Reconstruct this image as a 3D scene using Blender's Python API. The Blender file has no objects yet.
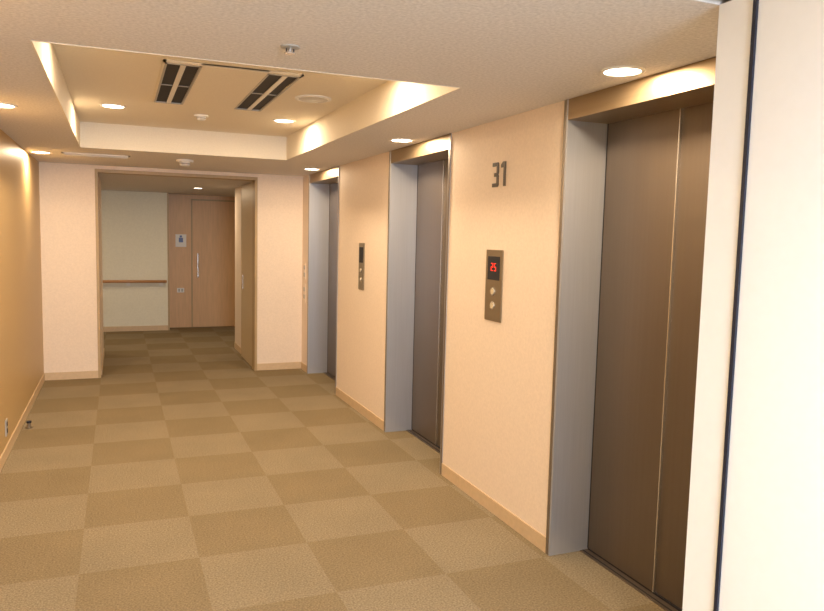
import bpy, bmesh, math
from mathutils import Vector, Matrix
sc=bpy.context.scene
COL=bpy.context.collection
H=2.40; XR=2.128; XL=-0.784; YF=8.89; HB=2.33; CT=2.615; XD=2.366
# ------------------------------------------------------------ materials
def nodes(name):
    m=bpy.data.materials.new(name); m.use_nodes=True
    nt=m.node_tree; b=nt.nodes['Principled BSDF']
    return m,nt,b
def mat(name,col,rough=.6,metal=0.,spec=.5,nscale=None,namp=.04,bump=0.,bscale=None,stretch=None,aniso=0):
    m,nt,b=nodes(name)
    b.inputs['Base Color'].default_value=(*col,1)
    b.inputs['Roughness'].default_value=rough
    b.inputs['Metallic'].default_value=metal
    b.inputs['Specular IOR Level'].default_value=spec
    geo=nt.nodes.new('ShaderNodeNewGeometry')
    mp=nt.nodes.new('ShaderNodeMapping'); nt.links.new(geo.outputs['Position'],mp.inputs['Vector'])
    if stretch: mp.inputs['Scale'].default_value=stretch
    if nscale:
        n=nt.nodes.new('ShaderNodeTexNoise'); n.inputs['Scale'].default_value=nscale; n.inputs['Detail'].default_value=3
        nt.links.new(mp.outputs[0],n.inputs['Vector'])
        r=nt.nodes.new('ShaderNodeValToRGB')
        r.color_ramp.elements[0].position=.3; r.color_ramp.elements[1].position=.7
        r.color_ramp.elements[0].color=tuple(max(0,c*(1-namp)) for c in col)+(1,)
        r.color_ramp.elements[1].color=tuple(min(1,c*(1+namp)) for c in col)+(1,)
        nt.links.new(n.outputs['Fac'],r.inputs['Fac']); nt.links.new(r.outputs['Color'],b.inputs['Base Color'])
    if bump:
        n2=nt.nodes.new('ShaderNodeTexNoise'); n2.inputs['Scale'].default_value=bscale or 150; n2.inputs['Detail'].default_value=4
        nt.links.new(mp.outputs[0],n2.inputs['Vector'])
        bp=nt.nodes.new('ShaderNodeBump'); bp.inputs['Strength'].default_value=bump; bp.inputs['Distance'].default_value=.003
        nt.links.new(n2.outputs['Fac'],bp.inputs['Height']); nt.links.new(bp.outputs['Normal'],b.inputs['Normal'])
    return m
def emis(name,col,s):
    m,nt,b=nodes(name)
    b.inputs['Base Color'].default_value=(*col,1)
    b.inputs['Emission Color'].default_value=(*col,1); b.inputs['Emission Strength'].default_value=s
    return m
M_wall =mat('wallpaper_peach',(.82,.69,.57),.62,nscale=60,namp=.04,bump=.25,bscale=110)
M_left =mat('wallpaper_left',(.54,.37,.17),.42,nscale=60,namp=.04,bump=.2,bscale=110)  # left wall's version of the wallpaper, base colour darker and more ochre
M_back =mat('wall_cream',(.80,.78,.66),.7,nscale=40,namp=.03,bump=.2)
M_white=mat('paint_white',(.94,.95,.96),.5,nscale=30,namp=.01,bump=.05)
M_ceil =mat('ceiling_board',(.73,.70,.69),.85,nscale=75,namp=.12,bump=.7,bscale=110)
M_cof  =mat('coffer_paint',(.82,.75,.63),.8,nscale=80,namp=.03,bump=.2)
M_base =mat('baseboard_tan',(.62,.46,.29),.5,nscale=30,namp=.05)
M_brz  =mat('bronze_steel',(.165,.128,.098),.40,metal=.6,nscale=60,namp=.03,stretch=(1,1,.02))
M_brz2 =mat('bronze_steel_header',(.36,.27,.17),.36,metal=.8,nscale=90,namp=.03,stretch=(1,.02,1))
M_slv  =mat('stainless_hairline',(.55,.57,.63),.34,metal=.6,nscale=120,namp=.03,stretch=(1,1,.02))
M_trim =mat('frame_edge_steel',(.30,.26,.22),.35,metal=.8)
M_edge =mat('leaf_edge_bright',(.75,.74,.74),.25,metal=.9)
M_dark =mat('gap_black',(.012,.012,.018),.6)
M_rub  =mat('rubber_navy',(.012,.016,.035),.5)
M_wood =mat('wood_maple',(.70,.44,.23),.42,nscale=14,namp=.06,stretch=(3,3,.25))
M_wood2=mat('wood_frame',(.44,.31,.16),.45,nscale=14,namp=.08,stretch=(3,3,.25))
M_leaf =mat('painted_steel_door',(.55,.43,.26),.45,nscale=30,namp=.03)
M_rail =mat('wood_handrail',(.50,.25,.10),.35,nscale=20,namp=.15,stretch=(.3,3,3))
M_plate=mat('plate_steel',(.34,.28,.20),.35,metal=.8)
M_wht  =mat('plastic_white',(.82,.80,.76),.4)
M_gry  =mat('plastic_grey',(.42,.40,.37),.4)
M_red  =emis('led_red',(1,.04,.02),.9)
M_amb  =mat('button_ivory',(.62,.52,.36),.35)
M_lamp =emis('lamp_lens',(1,.90,.72),14)
M_sign =mat('sign_blue',(.10,.16,.40),.4)
M_num  =mat('numeral_dark',(.06,.045,.035),.4)
def carpet():
    m,nt,b=nodes('carpet_tiles'); L=nt.links.new; N=nt.nodes.new
    geo=N('ShaderNodeNewGeometry'); mp=N('ShaderNodeMapping')
    L(geo.outputs['Position'],mp.inputs['Vector'])
    px,py=.57,.59
    mp.inputs['Scale'].default_value=(1/px,1/py,0)
    mp.inputs['Location'].default_value=(.20/px+20,-4.35/py+20,.5)
    ck=N('ShaderNodeTexChecker'); ck.inputs['Scale'].default_value=1
    ck.inputs['Color1'].default_value=(.262,.213,.142,1); ck.inputs['Color2'].default_value=(.232,.180,.110,1)
    L(mp.outputs[0],ck.inputs['Vector'])
    n=N('ShaderNodeTexNoise'); n.inputs['Scale'].default_value=110; n.inputs['Detail'].default_value=3
    L(geo.outputs['Position'],n.inputs['Vector'])
    n2=N('ShaderNodeTexNoise'); n2.inputs['Scale'].default_value=2.2; n2.inputs['Detail'].default_value=2
    L(geo.outputs['Position'],n2.inputs['Vector'])
    r=N('ShaderNodeMapRange'); r.inputs['From Min'].default_value=.3; r.inputs['From Max'].default_value=.7
    r.inputs['To Min'].default_value=.70; r.inputs['To Max'].default_value=1.30
    L(n.outputs['Fac'],r.inputs['Value'])
    r2=N('ShaderNodeMapRange'); r2.inputs['To Min'].default_value=.88; r2.inputs['To Max'].default_value=1.12
    L(n2.outputs['Fac'],r2.inputs['Value'])
    mu=N('ShaderNodeMath'); mu.operation='MULTIPLY'; L(r.outputs[0],mu.inputs[0]); L(r2.outputs[0],mu.inputs[1])
    vm=N('ShaderNodeVectorMath'); vm.operation='SCALE'
    L(ck.outputs['Color'],vm.inputs[0]); L(mu.outputs[0],vm.inputs['Scale'])
    L(vm.outputs[0],b.inputs['Base Color']); b.inputs['Roughness'].default_value=1; b.inputs['Specular IOR Level'].default_value=.0
    bp=N('ShaderNodeBump'); bp.inputs['Strength'].default_value=.5; bp.inputs['Distance'].default_value=.004
    L(n.outputs['Fac'],bp.inputs['Height']); L(bp.outputs[0],b.inputs['Normal'])
    return m
M_carp=carpet()
# ------------------------------------------------------------ mesh helpers
def mk(name,bm,mats,parent=None,loc=(0,0,0),smooth=False):
    me=bpy.data.meshes.new(name); bm.to_mesh(me); bm.free()
    for m in (mats if isinstance(mats,(list,tuple)) else [mats]): me.materials.append(m)
    if smooth:
        for p in me.polygons: p.use_smooth=True
    ob=bpy.data.objects.new(name,me); COL.objects.link(ob)
    if parent: ob.parent=parent
    ob.location=loc
    return ob
def addbox(bm,a,b,mi=0,bev=0):
    vs=[bm.verts.new((x,y,z)) for x in (a[0],b[0]) for y in (a[1],b[1]) for z in (a[2],b[2])]
    fs=[]
    for f in ((0,1,3,2),(4,6,7,5),(0,4,5,1),(2,3,7,6),(0,2,6,4),(1,5,7,3)):
        F=bm.faces.new([vs[i] for i in f]); F.material_index=mi; fs.append(F)
    if bev:
        es=list({e for f in fs for e in f.edges})
        bmesh.ops.bevel(bm,geom=es,offset=bev,segments=2,affect='EDGES',material=mi)
def boxes(name,lst,mats,parent=None,org=(0,0,0),bev=0):
    bm=bmesh.new(); o=Vector(org)
    for t in lst:
        addbox(bm,Vector(t[0])-o,Vector(t[1])-o,t[2] if len(t)>2 else 0,bev)
    bmesh.ops.recalc_face_normals(bm,faces=bm.faces)
    return mk(name,bm,mats,parent)
def empty(name,loc):
    e=bpy.data.objects.new(name,None); e.empty_display_size=.1; e.location=loc; COL.objects.link(e); return e
def cyl(name,r,h,mats,parent,loc,axis='Z',seg=32,r2=None,bev=0):
    bm=bmesh.new()
    bmesh.ops.create_cone(bm,cap_ends=True,segments=seg,radius1=r,radius2=r if r2 is None else r2,depth=h)
    if bev: bmesh.ops.bevel(bm,geom=[e for e in bm.edges if all(abs(abs(v.co.z)-h/2)<1e-6 for v in e.verts)],offset=bev,segments=2,affect='EDGES')
    if axis=='X': bmesh.ops.rotate(bm,verts=bm.verts,matrix=Matrix.Rotation(math.pi/2,3,'Y'))
    if axis=='Y': bmesh.ops.rotate(bm,verts=bm.verts,matrix=Matrix.Rotation(math.pi/2,3,'X'))
    return mk(name,bm,mats,parent,loc)
def lathe(name,prof,mats,parent,loc=(0,0,0),seg=40):
    bm=bmesh.new(); rings=[]
    for r,z in prof:
        rings.append([bm.verts.new((r*math.cos(2*math.pi*i/seg),r*math.sin(2*math.pi*i/seg),z)) for i in range(seg)])
    for a,b in zip(rings,rings[1:]):
        for i in range(seg): bm.faces.new((a[i],a[(i+1)%seg],b[(i+1)%seg],b[i]))
    bmesh.ops.recalc_face_normals(bm,faces=bm.faces)
    return mk(name,bm,mats,parent,loc,smooth=False)
# ------------------------------------------------------------ shell
boxes('floor',[((-4,-3.6,-.1),(5,13.9,0))],M_carp)
cx0,cx1,cy0,cy1=-.30,1.52,3.19,7.02
boxes('ceiling',[((XL-.2,1.74,H),(cx0,YF+.16,CT)),((cx1,1.74,H),(2.7,YF+.16,CT)),
   ((cx0,1.74,H),(cx1,cy0,CT)),((cx0,cy1,H),(cx1,YF+.16,CT)),
   ((XL-.2,-3.6,H),(2.7,1.69,CT)),
   ((XL-.2,1.69,H+.05),(2.7,1.74,CT),2),
   ((XL-.2,1.74,CT),(2.7,YF+.16,CT+.06),1),
   ((-4,YF+.16,HB),(5,13.9,CT))],[M_ceil,M_cof,M_dark])
t=.006
boxes('trim_coffer',[((cx0,cy0,H-.004),(cx0+t,cy1,CT)),((cx1-t,cy0,H-.004),(cx1,cy1,CT)),
   ((cx0,cy0,H-.002),(cx1,cy0+t,CT)),((cx0,cy1-t,H-.004),(cx1,cy1,CT))],M_cof)
PORT=[(2.03,3.174),(4.608,5.754),(7.33,8.53)]
J=.03
segs=[(1.74,PORT[0][0]-J),(PORT[0][1]+J,PORT[1][0]-J),(PORT[1][1]+J,PORT[2][0]-J),(PORT[2][1]+J,YF)]
boxes('wall_right',[((XR,a,0),(2.6,b,H)) for a,b in segs]+[((2.46,1.74,0),(2.6,YF,H))],M_wall)
boxes('baseboard_right',[((XR-.008,a,0),(XR,b,.085)) for a,b in segs],M_base)
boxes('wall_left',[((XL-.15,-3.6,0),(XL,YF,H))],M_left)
boxes('baseboard_left',[((XL,-3.4,0),(XL+.008,YF,.085))],M_base)
ox0,ox1,oz=-.20,1.54,HB
boxes('wall_far',[((XL-.15,YF,0),(ox0-.01,YF+.16,H)),((ox1+.01,YF,0),(2.7,YF+.16,H)),((ox0-.01,YF,oz),(ox1+.01,YF+.16,H))],M_wall)
boxes('baseboard_far',[((XL+.008,YF-.008,0),(ox0-.03,YF,.085)),((ox1+.03,YF-.008,0),(XR,YF,.085))],M_base)
boxes('trim_opening',[((ox0-.03,YF-.01,0),(ox0,YF+.168,oz)),((ox1,YF-.01,0),(ox1+.03,YF+.168,oz)),((ox0-.03,YF-.01,oz-.005),(ox1+.03,YF+.168,oz+.03))],M_wood2)
boxes('wall_passage_left',[((-.35,YF+.16,0),(-.20,10.6,HB)),((-4,10.45,0),(-.35,10.6,HB))],M_wall)
boxes('wall_passage_right',[((1.58,YF+.16,0),(1.74,10.78,HB)),((1.74,10.63,0),(5,10.78,HB))],M_wall)
boxes('wall_back',[((-4,12.96,0),(.78,13.6,HB)),((2.6,12.96,0),(5,13.6,HB))],M_back)
boxes('baseboard_back',[((-4,12.95,0),(.78,12.96,.085)),((2.6,12.95,0),(5,12.96,.085))],M_base)
boxes('wall_corridor_ends',[((-4.1,10.45,0),(-4,13.6,HB)),((5,10.6,0),(5.1,13.6,HB))],M_back)
boxes('baseboard_passage',[((-.2,YF+.17,0),(-.192,10.6,.085)),((1.572,9.97,0),(1.58,10.78,.085))],M_base)
boxes('wall_near',[((1.68,1.612,0),(2.7,1.74,H)),((1.68,-3.6,0),(2.7,1.592,H)),((1.70,1.592,0),(2.7,1.612,H),1)],[M_white,M_rub])
boxes('trim_gasket',[((1.672,1.592,0),(1.70,1.605,H))],M_rub)
wx0,wx1,wz0,wz1=-.5,1.45,.7,2.2
boxes('wall_rear',[((XL,-3.6,0),(wx0,-3.45,H)),((wx1,-3.6,0),(1.68,-3.45,H)),((wx0,-3.6,0),(wx1,-3.45,wz0)),((wx0,-3.6,wz1),(wx1,-3.45,H))],M_white)
boxes('added_window_1',[((wx0,-3.58,wz0),(wx0+.05,-3.48,wz1)),((wx1-.05,-3.58,wz0),(wx1,-3.48,wz1)),((wx0,-3.58,wz0),(wx1,-3.48,wz0+.05)),((wx0,-3.58,wz1-.05),(wx1,-3.48,wz1)),((.45,-3.58,wz0),(.5,-3.48,wz1))],M_edge)  # unseen frame added behind the camera to house the cool fill
# ------------------------------------------------------------ elevators
HZ=2.295
for (a,b) in PORT:
    o=(XD,(a+b)/2,0); e=empty('elevator_entrance',o)
    boxes('jamb_far',[((XR-.006,b,0),(XD+.04,b+J,H-.002))],M_slv,e,o)
    boxes('jamb_near',[((XR-.006,a-J,0),(XD+.04,a,H-.002))],M_slv,e,o)
    boxes('jamb_edge',[((XR-.009,b+.012,0),(XR-.006,b+J+.004,H-.002)),((XR-.009,a-J-.004,0),(XR-.006,a-.012,H-.002))],M_trim,e,o)
    boxes('header',[((XR-.006,a,HZ),(XD+.04,b,H-.002))],M_brz2,e,o)
    mid=(a+b)/2+.045
    boxes('leaf_slow',[((XD,mid-.0,.012),(XD+.03,b,HZ))],M_brz,e,o)
    boxes('leaf_fast',[((XD+.012,a,.012),(XD+.042,mid-.006,HZ))],M_brz,e,o)
    boxes('leaf_edge',[((XD-.003,mid-.006,.012),(XD+.03,mid,HZ))],M_edge,e,o)
    boxes('leaf_shadow_gap',[((XD-.001,b-.008,.012),(XD+.003,b,HZ)),((XD+.002,a,0.001),(XD+.03,b,.012))],M_dark,e,o)
    boxes('sill',[((XD-.05,a,0),(XD-.0,b,.004)),],M_brz,e,o)
    boxes('sill_groove',[((XD-.035,a,.004),(XD-.027,b,.005))],M_dark,e,o)
# ------------------------------------------------------------ call panels
def panel(y0,y1,z0,z1,lit):
    o=(XR,(y0+y1)/2,(z0+z1)/2); e=empty('elevator_call_panel',o)
    w=y1-y0; h=z1-z0; yc=(y0+y1)/2
    boxes('plate',[((XR-.009,y0,z0),(XR-.001,y1,z1))],M_plate,e,o,bev=.002)
    boxes('display',[((XR-.011,yc-w*.36,z1-h*.42),(XR-.0085,yc+w*.36,z1-h*.09))],M_dark,e,o)
    zc=z1-h*.24; s=w*.055; L=[]
    def seg(yo,pat):
        x0,x1=XR-.0125,XR-.0108; q=s*.45
        P={'t':((-s,s*1.7),(s,s*2.1)),'m':((-s,-q/2),(s,q/2)),'b':((-s,-s*2.1),(s,-s*1.7)),
           'ur':((-s,0),(-s+q,s*2)),'lr':((-s,-s*2),(-s+q,0)),'ul':((s-q,0),(s,s*2)),'ll':((s-q,-s*2),(s,0))}
        for k in pat:
            (ya,za),(yb,zb)=P[k]; L.append(((x0,yo+ya,zc+za),(x1,yo+yb,zc+zb)))
    if lit:
        seg(yc+s*1.7,['t','ur','m','ll','b']); seg(yc-s*1.7,['t','ul','m','lr','b'])
        boxes('led_digits',L,M_red,e,o)
    for k,zz in enumerate((z0+h*.42,z0+h*.22)):
        cyl('button_ring_%d'%(k+1),w*.12,.006,M_edge,e,Vector((XR-.011,yc,zz))-Vector(o),'X',24)
        cyl('button_%d'%(k+1),w*.09,.004,M_amb,e,Vector((XR-.015,yc,zz))-Vector(o),'X',24)
panel(3.795,4.0,1.185,1.62,True)
panel(6.42,6.575,1.18,1.62,False)
def polyplate(bm,pts,x0,x1):
    vs=[bm.verts.new((x0,y,z)) for y,z in pts]; f=bm.faces.new(vs)
    r=bmesh.ops.extrude_face_region(bm,geom=[f])
    for v in r['geom']:
        if isinstance(v,bmesh.types.BMVert): v.co.x=x1
bm=bmesh.new()
z0,z1=2.0,2.145; s=.022; yl,yr=3.962,3.888; zm=(z0+z1)/2
pts=[(yl,z1),(yr+.008,z1),(yr,z1-.01),(yr,zm+.010),(yr+.008,zm),(yr,zm-.010),(yr,z0+.01),(yr+.008,z0),(yl,z0),(yl,z0+s),
     (yr+s,z0+s),(yr+s,zm-s/2),(yl-.02,zm-s/2),(yl-.02,zm+s/2),(yr+s,zm+s/2),(yr+s,z1-s),(yl,z1-s)]
polyplate(bm,pts,XR,XR-.006)
polyplate(bm,[(3.826,z0),(3.826,z1-.034),(3.858,z1-.034),(3.858,z1-.018),(3.834,z1),(3.803,z1),(3.803,z0)],XR,XR-.006)
bmesh.ops.recalc_face_normals(bm,faces=bm.faces)
mk('floor_number_sign',bm,M_num)
o=(XR,8.74,1.1); e=empty('wall_switch_panel',o)
boxes('plate',[((XR-.008,8.69,.85),(XR,8.79,1.08)),((XR-.008,8.69,1.14),(XR,8.79,1.34))],M_wall,e,o,bev=.002)
boxes('keys',[((XR-.012,8.715,.9+.09*i),(XR-.008,8.765,.95+.09*i)) for i in (0,1,3,4)],M_gry,e,o)
o=(XL,5.95,.22); e=empty('wall_outlet',o)
boxes('plate',[((XL,5.91,.16),(XL+.008,5.99,.28))],M_gry,e,o,bev=.002)
boxes('sockets',[((XL+.008,5.93,.18),(XL+.010,5.97,.21)),((XL+.008,5.93,.23),(XL+.010,5.97,.26))],M_dark,e,o)
e=empty('door_stop',(-.72,6.77,0))
cyl('base',.028,.012,M_plate,e,(0,0,.006),bev=.002); cyl('post',.013,.04,M_plate,e,(0,0,.03)); cyl('bumper',.02,.018,M_dark,e,(0,0,.052),bev=.003)
# ------------------------------------------------------------ ceiling fittings
WARM=(1,.76,.49)
def downlight(x,y,z,P=16.5,r=.075,col=WARM):
    e=empty('downlight',(x,y,z))
    lathe('trim_ring',[(r,-.001),(r*1.02,-.006),(r*1.2,-.006),(r*1.25,0)],M_wht,e)
    lathe('lens',[(0.0001,-.003),(r,-.002),(r,0)],M_lamp,e)
    ld=bpy.data.lights.new('lamp','AREA'); ld.shape='DISK'; ld.size=r*1.8; ld.energy=P; ld.color=col
    lo=bpy.data.objects.new('lamp',ld); COL.objects.link(lo); lo.parent=e; lo.location=(0,0,-.009)
for x,y in [(1.97,2.56),(1.96,5.09),(1.97,7.83),(-.66,7.72),(-.63,4.92),(-.63,2.5)]: downlight(x,y,H)
for x,y,P in [(-.02,6.0,15),(1.28,6.03,15),(-.02,3.85,11),(1.28,3.85,11)]: downlight(x,y,CT,P)
for x,y,P in [(1.10,11.14,16),(-1.6,11.7,18)]: downlight(x,y,HB,P,.06)
o=(.63,4.93,CT); e=empty('ceiling_air_conditioner',o)
ax0,ax1,ay0,ay1=.24,1.02,4.25,5.62
boxes('frame',[((ax0,ay0,CT-.010),(ax1,ay0+.04,CT)),((ax0,ay1-.04,CT-.010),(ax1,ay1,CT)),
  ((ax0,ay0,CT-.010),(ax0+.02,ay1,CT)),((ax1-.02,ay0,CT-.010),(ax1,ay1,CT)),((.44,ay0,CT-.012),(.82,ay1,CT))],M_cof,e,o,bev=.003)
boxes('slot_dark',[((ax0+.02,ay0+.04,CT-.006),(.44,ay1-.04,CT-.002)),((.82,ay0+.04,CT-.006),(ax1-.02,ay1-.04,CT-.002))],M_dark,e,o)
boxes('vane',[((xa,ay0+.04,CT-.014),(xa+.03,ay1-.04,CT-.006)) for xa in (.335,.905)],M_wht,e,o,bev=.002)
bl=[]
for xa,xb in ((ax0+.02,.44),(.82,ax1-.02)):
    bl+=[((xa-.008,ay0+.03,CT-.015),(xa+.004,ay1-.03,CT-.006)),((xb-.004,ay0+.03,CT-.015),(xb+.008,ay1-.03,CT-.006)),
         ((xa-.008,ay0+.03,CT-.015),(xb+.008,ay0+.042,CT-.006)),((xa-.008,ay1-.042,CT-.015),(xb+.008,ay1-.03,CT-.006)),
         ((xa,4.925,CT-.010),(xb,4.94,CT-.006))]
boxes('slot_grille',bl,M_gry,e,o)
e=empty('ceiling_speaker',(1.25,4.95,CT))
lathe('ring',[(.125,0),(.125,-.008),(.11,-.012),(.10,-.010)],M_wht,e); lathe('grille',[(.0001,-.012),(.10,-.010),(.10,-.004)],M_gry,e)
def smoke(x,y,z,s=1):
    e=empty('smoke_detector',(x,y,z))
    lathe('base',[(.055*s,0),(.055*s,-.012*s),(.05*s,-.016*s),(.0001,-.016*s)],M_wht,e)
    lathe('chamber',[(.035*s,-.016*s),(.033*s,-.034*s),(.022*s,-.042*s),(.0001,-.044*s)],M_wht,e)
    lathe('slots',[(.0355*s,-.022*s),(.0352*s,-.030*s)],M_gry,e)
smoke(.63,6.1,CT,1); smoke(.63,7.66,H,1.5)
e=empty('fire_sprinkler',(.62,2.82,H))
lathe('escutcheon',[(.038,0),(.036,-.005),(.018,-.008),(.0001,-.008)],M_gry,e)
cyl('body',.008,.014,M_edge,e,(0,0,-.014)); cyl('deflector',.022,.003,M_edge,e,(0,0,-.026),seg=12)
boxes('yoke',[((-.016,-.002,-.026),(-.012,.002,-.006)),((.012,-.002,-.026),(.016,.002,-.006))],M_dark,e,(0,0,0))
o=(-.18,7.68,H); e=empty('ceiling_vent',o)
boxes('frame',[((-.48,7.58,H-.01),(.12,7.60,H)),((-.48,7.76,H-.01),(.12,7.78,H)),((-.48,7.58,H-.01),(-.46,7.78,H)),((.10,7.58,H-.01),(.12,7.78,H))],M_wht,e,o)
boxes('louvres',[((-.46,7.61+.025*i,H-.009),(.10,7.622+.025*i,H-.002)) for i in range(6)],M_wht,e,o)
boxes('duct',[((-.46,7.60,H-.0015),(.10,7.76,H-.0005))],M_dark,e,o)
# ------------------------------------------------------------ back corridor
o=(.25,12.96,.84); e=empty('handrail',o)
bm=bmesh.new(); bmesh.ops.create_cone(bm,cap_ends=True,segments=20,radius1=.024,radius2=.024,depth=1.35)
bmesh.ops.rotate(bm,verts=bm.verts,matrix=Matrix.Rotation(math.pi/2,3,'Y'))
mk('rail',bm,M_rail,e,(-.17,-.07,0),True)
for i,x in enumerate((-.7,-.1,.42)):
    boxes('bracket_%d'%(i+1),[((x-.012,-.07,-.05),(x+.012,0,-.035)),((x-.012,-.08,-.05),(x+.012,-.06,-.018)),((x-.03,-.008,-.075),(x+.03,0,.0))],M_wht,e)
DY=13.30
boxes('wall_door_recess',[((.74,DY,0),(2.7,DY+.1,HB))],M_wood)
boxes('trim_door_recess',[((.775,12.95,0),(.80,DY,HB)),((2.58,12.95,0),(2.605,DY,HB))],M_wood2)
o=(1.7,DY,0); e=empty('door_1',o)
boxes('frame',[((1.19,DY-.02,0),(1.215,DY,2.26)),((2.17,DY-.02,0),(2.195,DY,2.26)),((1.19,DY-.02,2.235),(2.195,DY,2.26))],M_wood2,e,o)
boxes('leaf',[((1.215,DY-.008,.01),(2.17,DY,2.235))],M_wood,e,o)
cyl('handle_bar',.015,.42,M_edge,e,(1.30-1.7,-.05,1.10)); 
for k,zz in enumerate((.93,1.27)): cyl('handle_post_%d'%(k+1),.008,.05,M_edge,e,(1.30-1.7,-.027,zz),'Y')
o=(1.02,DY,1.5); e=empty('room_sign',o)
boxes('plate',[((.93,DY-.01,1.42),(1.11,DY,1.64))],M_wht,e,o,bev=.002)
boxes('pictogram',[((.985,DY-.012,1.50),(1.055,DY-.009,1.58)),((1.0,DY-.012,1.585),(1.04,DY-.009,1.62))],M_sign,e,o)
o=(1.02,DY,.7); e=empty('wall_switch_panel',o)
boxes('plate',[((.95,DY-.008,.62),(1.07,DY,.70))],M_wht,e,o,bev=.002)
boxes('keys',[((.97,DY-.012,.635),(1.0,DY-.008,.685)),((1.02,DY-.012,.635),(1.05,DY-.008,.685))],M_gry,e,o)
o=(1.56,9.5,0); e=empty('fire_door',o)
boxes('leaf',[((1.542,9.07,.01),(1.579,9.93,HB-.03))],M_leaf,e,o,bev=.002)
boxes('recessed_pull',[((1.539,9.80,.95),(1.543,9.86,1.13))],M_edge,e,o,bev=.001)
boxes('edge_band',[((1.540,9.925,.01),(1.579,9.935,HB-.03))],M_wood2,e,o)
# ------------------------------------------------------------ added cool fill, unseen: rear window light + near ceiling panel
w=bpy.data.worlds.new('World'); sc.world=w; w.use_nodes=True
w.node_tree.nodes['Background'].inputs[0].default_value=(.62,.78,1,1); w.node_tree.nodes['Background'].inputs[1].default_value=1.0
ld=bpy.data.lights.new('rear_cool_fill','AREA'); ld.shape='RECTANGLE'; ld.size=1.9; ld.size_y=1.45; ld.energy=215; ld.color=(.78,.87,1)
lo=bpy.data.objects.new('rear_cool_fill',ld); COL.objects.link(lo); lo.location=(.47,-3.42,1.45); lo.rotation_euler=(math.radians(90),0,0)  # added area light, sends cool light down the hall from behind the camera
o=(.6,-.3,H); e=empty('added_ceiling_panel',o)  # unseen panel and its lamp, added to brighten the white near wall
boxes('frame',[((.28,-.62,H-.02),(.92,.02,H))],M_wht,e,o,bev=.003)
boxes('diffuser',[((.31,-.59,H-.024),(.89,-.01,H-.019))],emis('diffuser_glow',(.9,.95,1),3),e,o)
ld=bpy.data.lights.new('near_wall_fill','AREA'); ld.shape='SQUARE'; ld.size=.56; ld.energy=65; ld.color=(.80,.90,1)
lo=bpy.data.objects.new('near_wall_fill',ld); COL.objects.link(lo); lo.parent=e; lo.location=(0,0,-.03)
# ------------------------------------------------------------ camera
f,yaw,pitch,roll,h=723.3275,.3867,.0942,.0236,1.6856
F=Vector((math.sin(yaw)*math.cos(pitch),math.cos(yaw)*math.cos(pitch),-math.sin(pitch)))
R=Vector((math.cos(yaw),-math.sin(yaw),0)); U=R.cross(F)
R2=R*math.cos(roll)+U*math.sin(roll); U2=-R*math.sin(roll)+U*math.cos(roll)
cd=bpy.data.cameras.new('camera'); cd.sensor_fit='HORIZONTAL'; cd.sensor_width=36; cd.lens=f*36/824; cd.clip_start=.02
co=bpy.data.objects.new('camera',cd); COL.objects.link(co)
co.matrix_world=Matrix(((R2.x,U2.x,-F.x,0),(R2.y,U2.y,-F.y,0),(R2.z,U2.z,-F.z,h),(0,0,0,1)))
sc.camera=co
sc.view_settings.view_transform='Standard'; sc.view_settings.look='None'; sc.view_settings.exposure=0.06
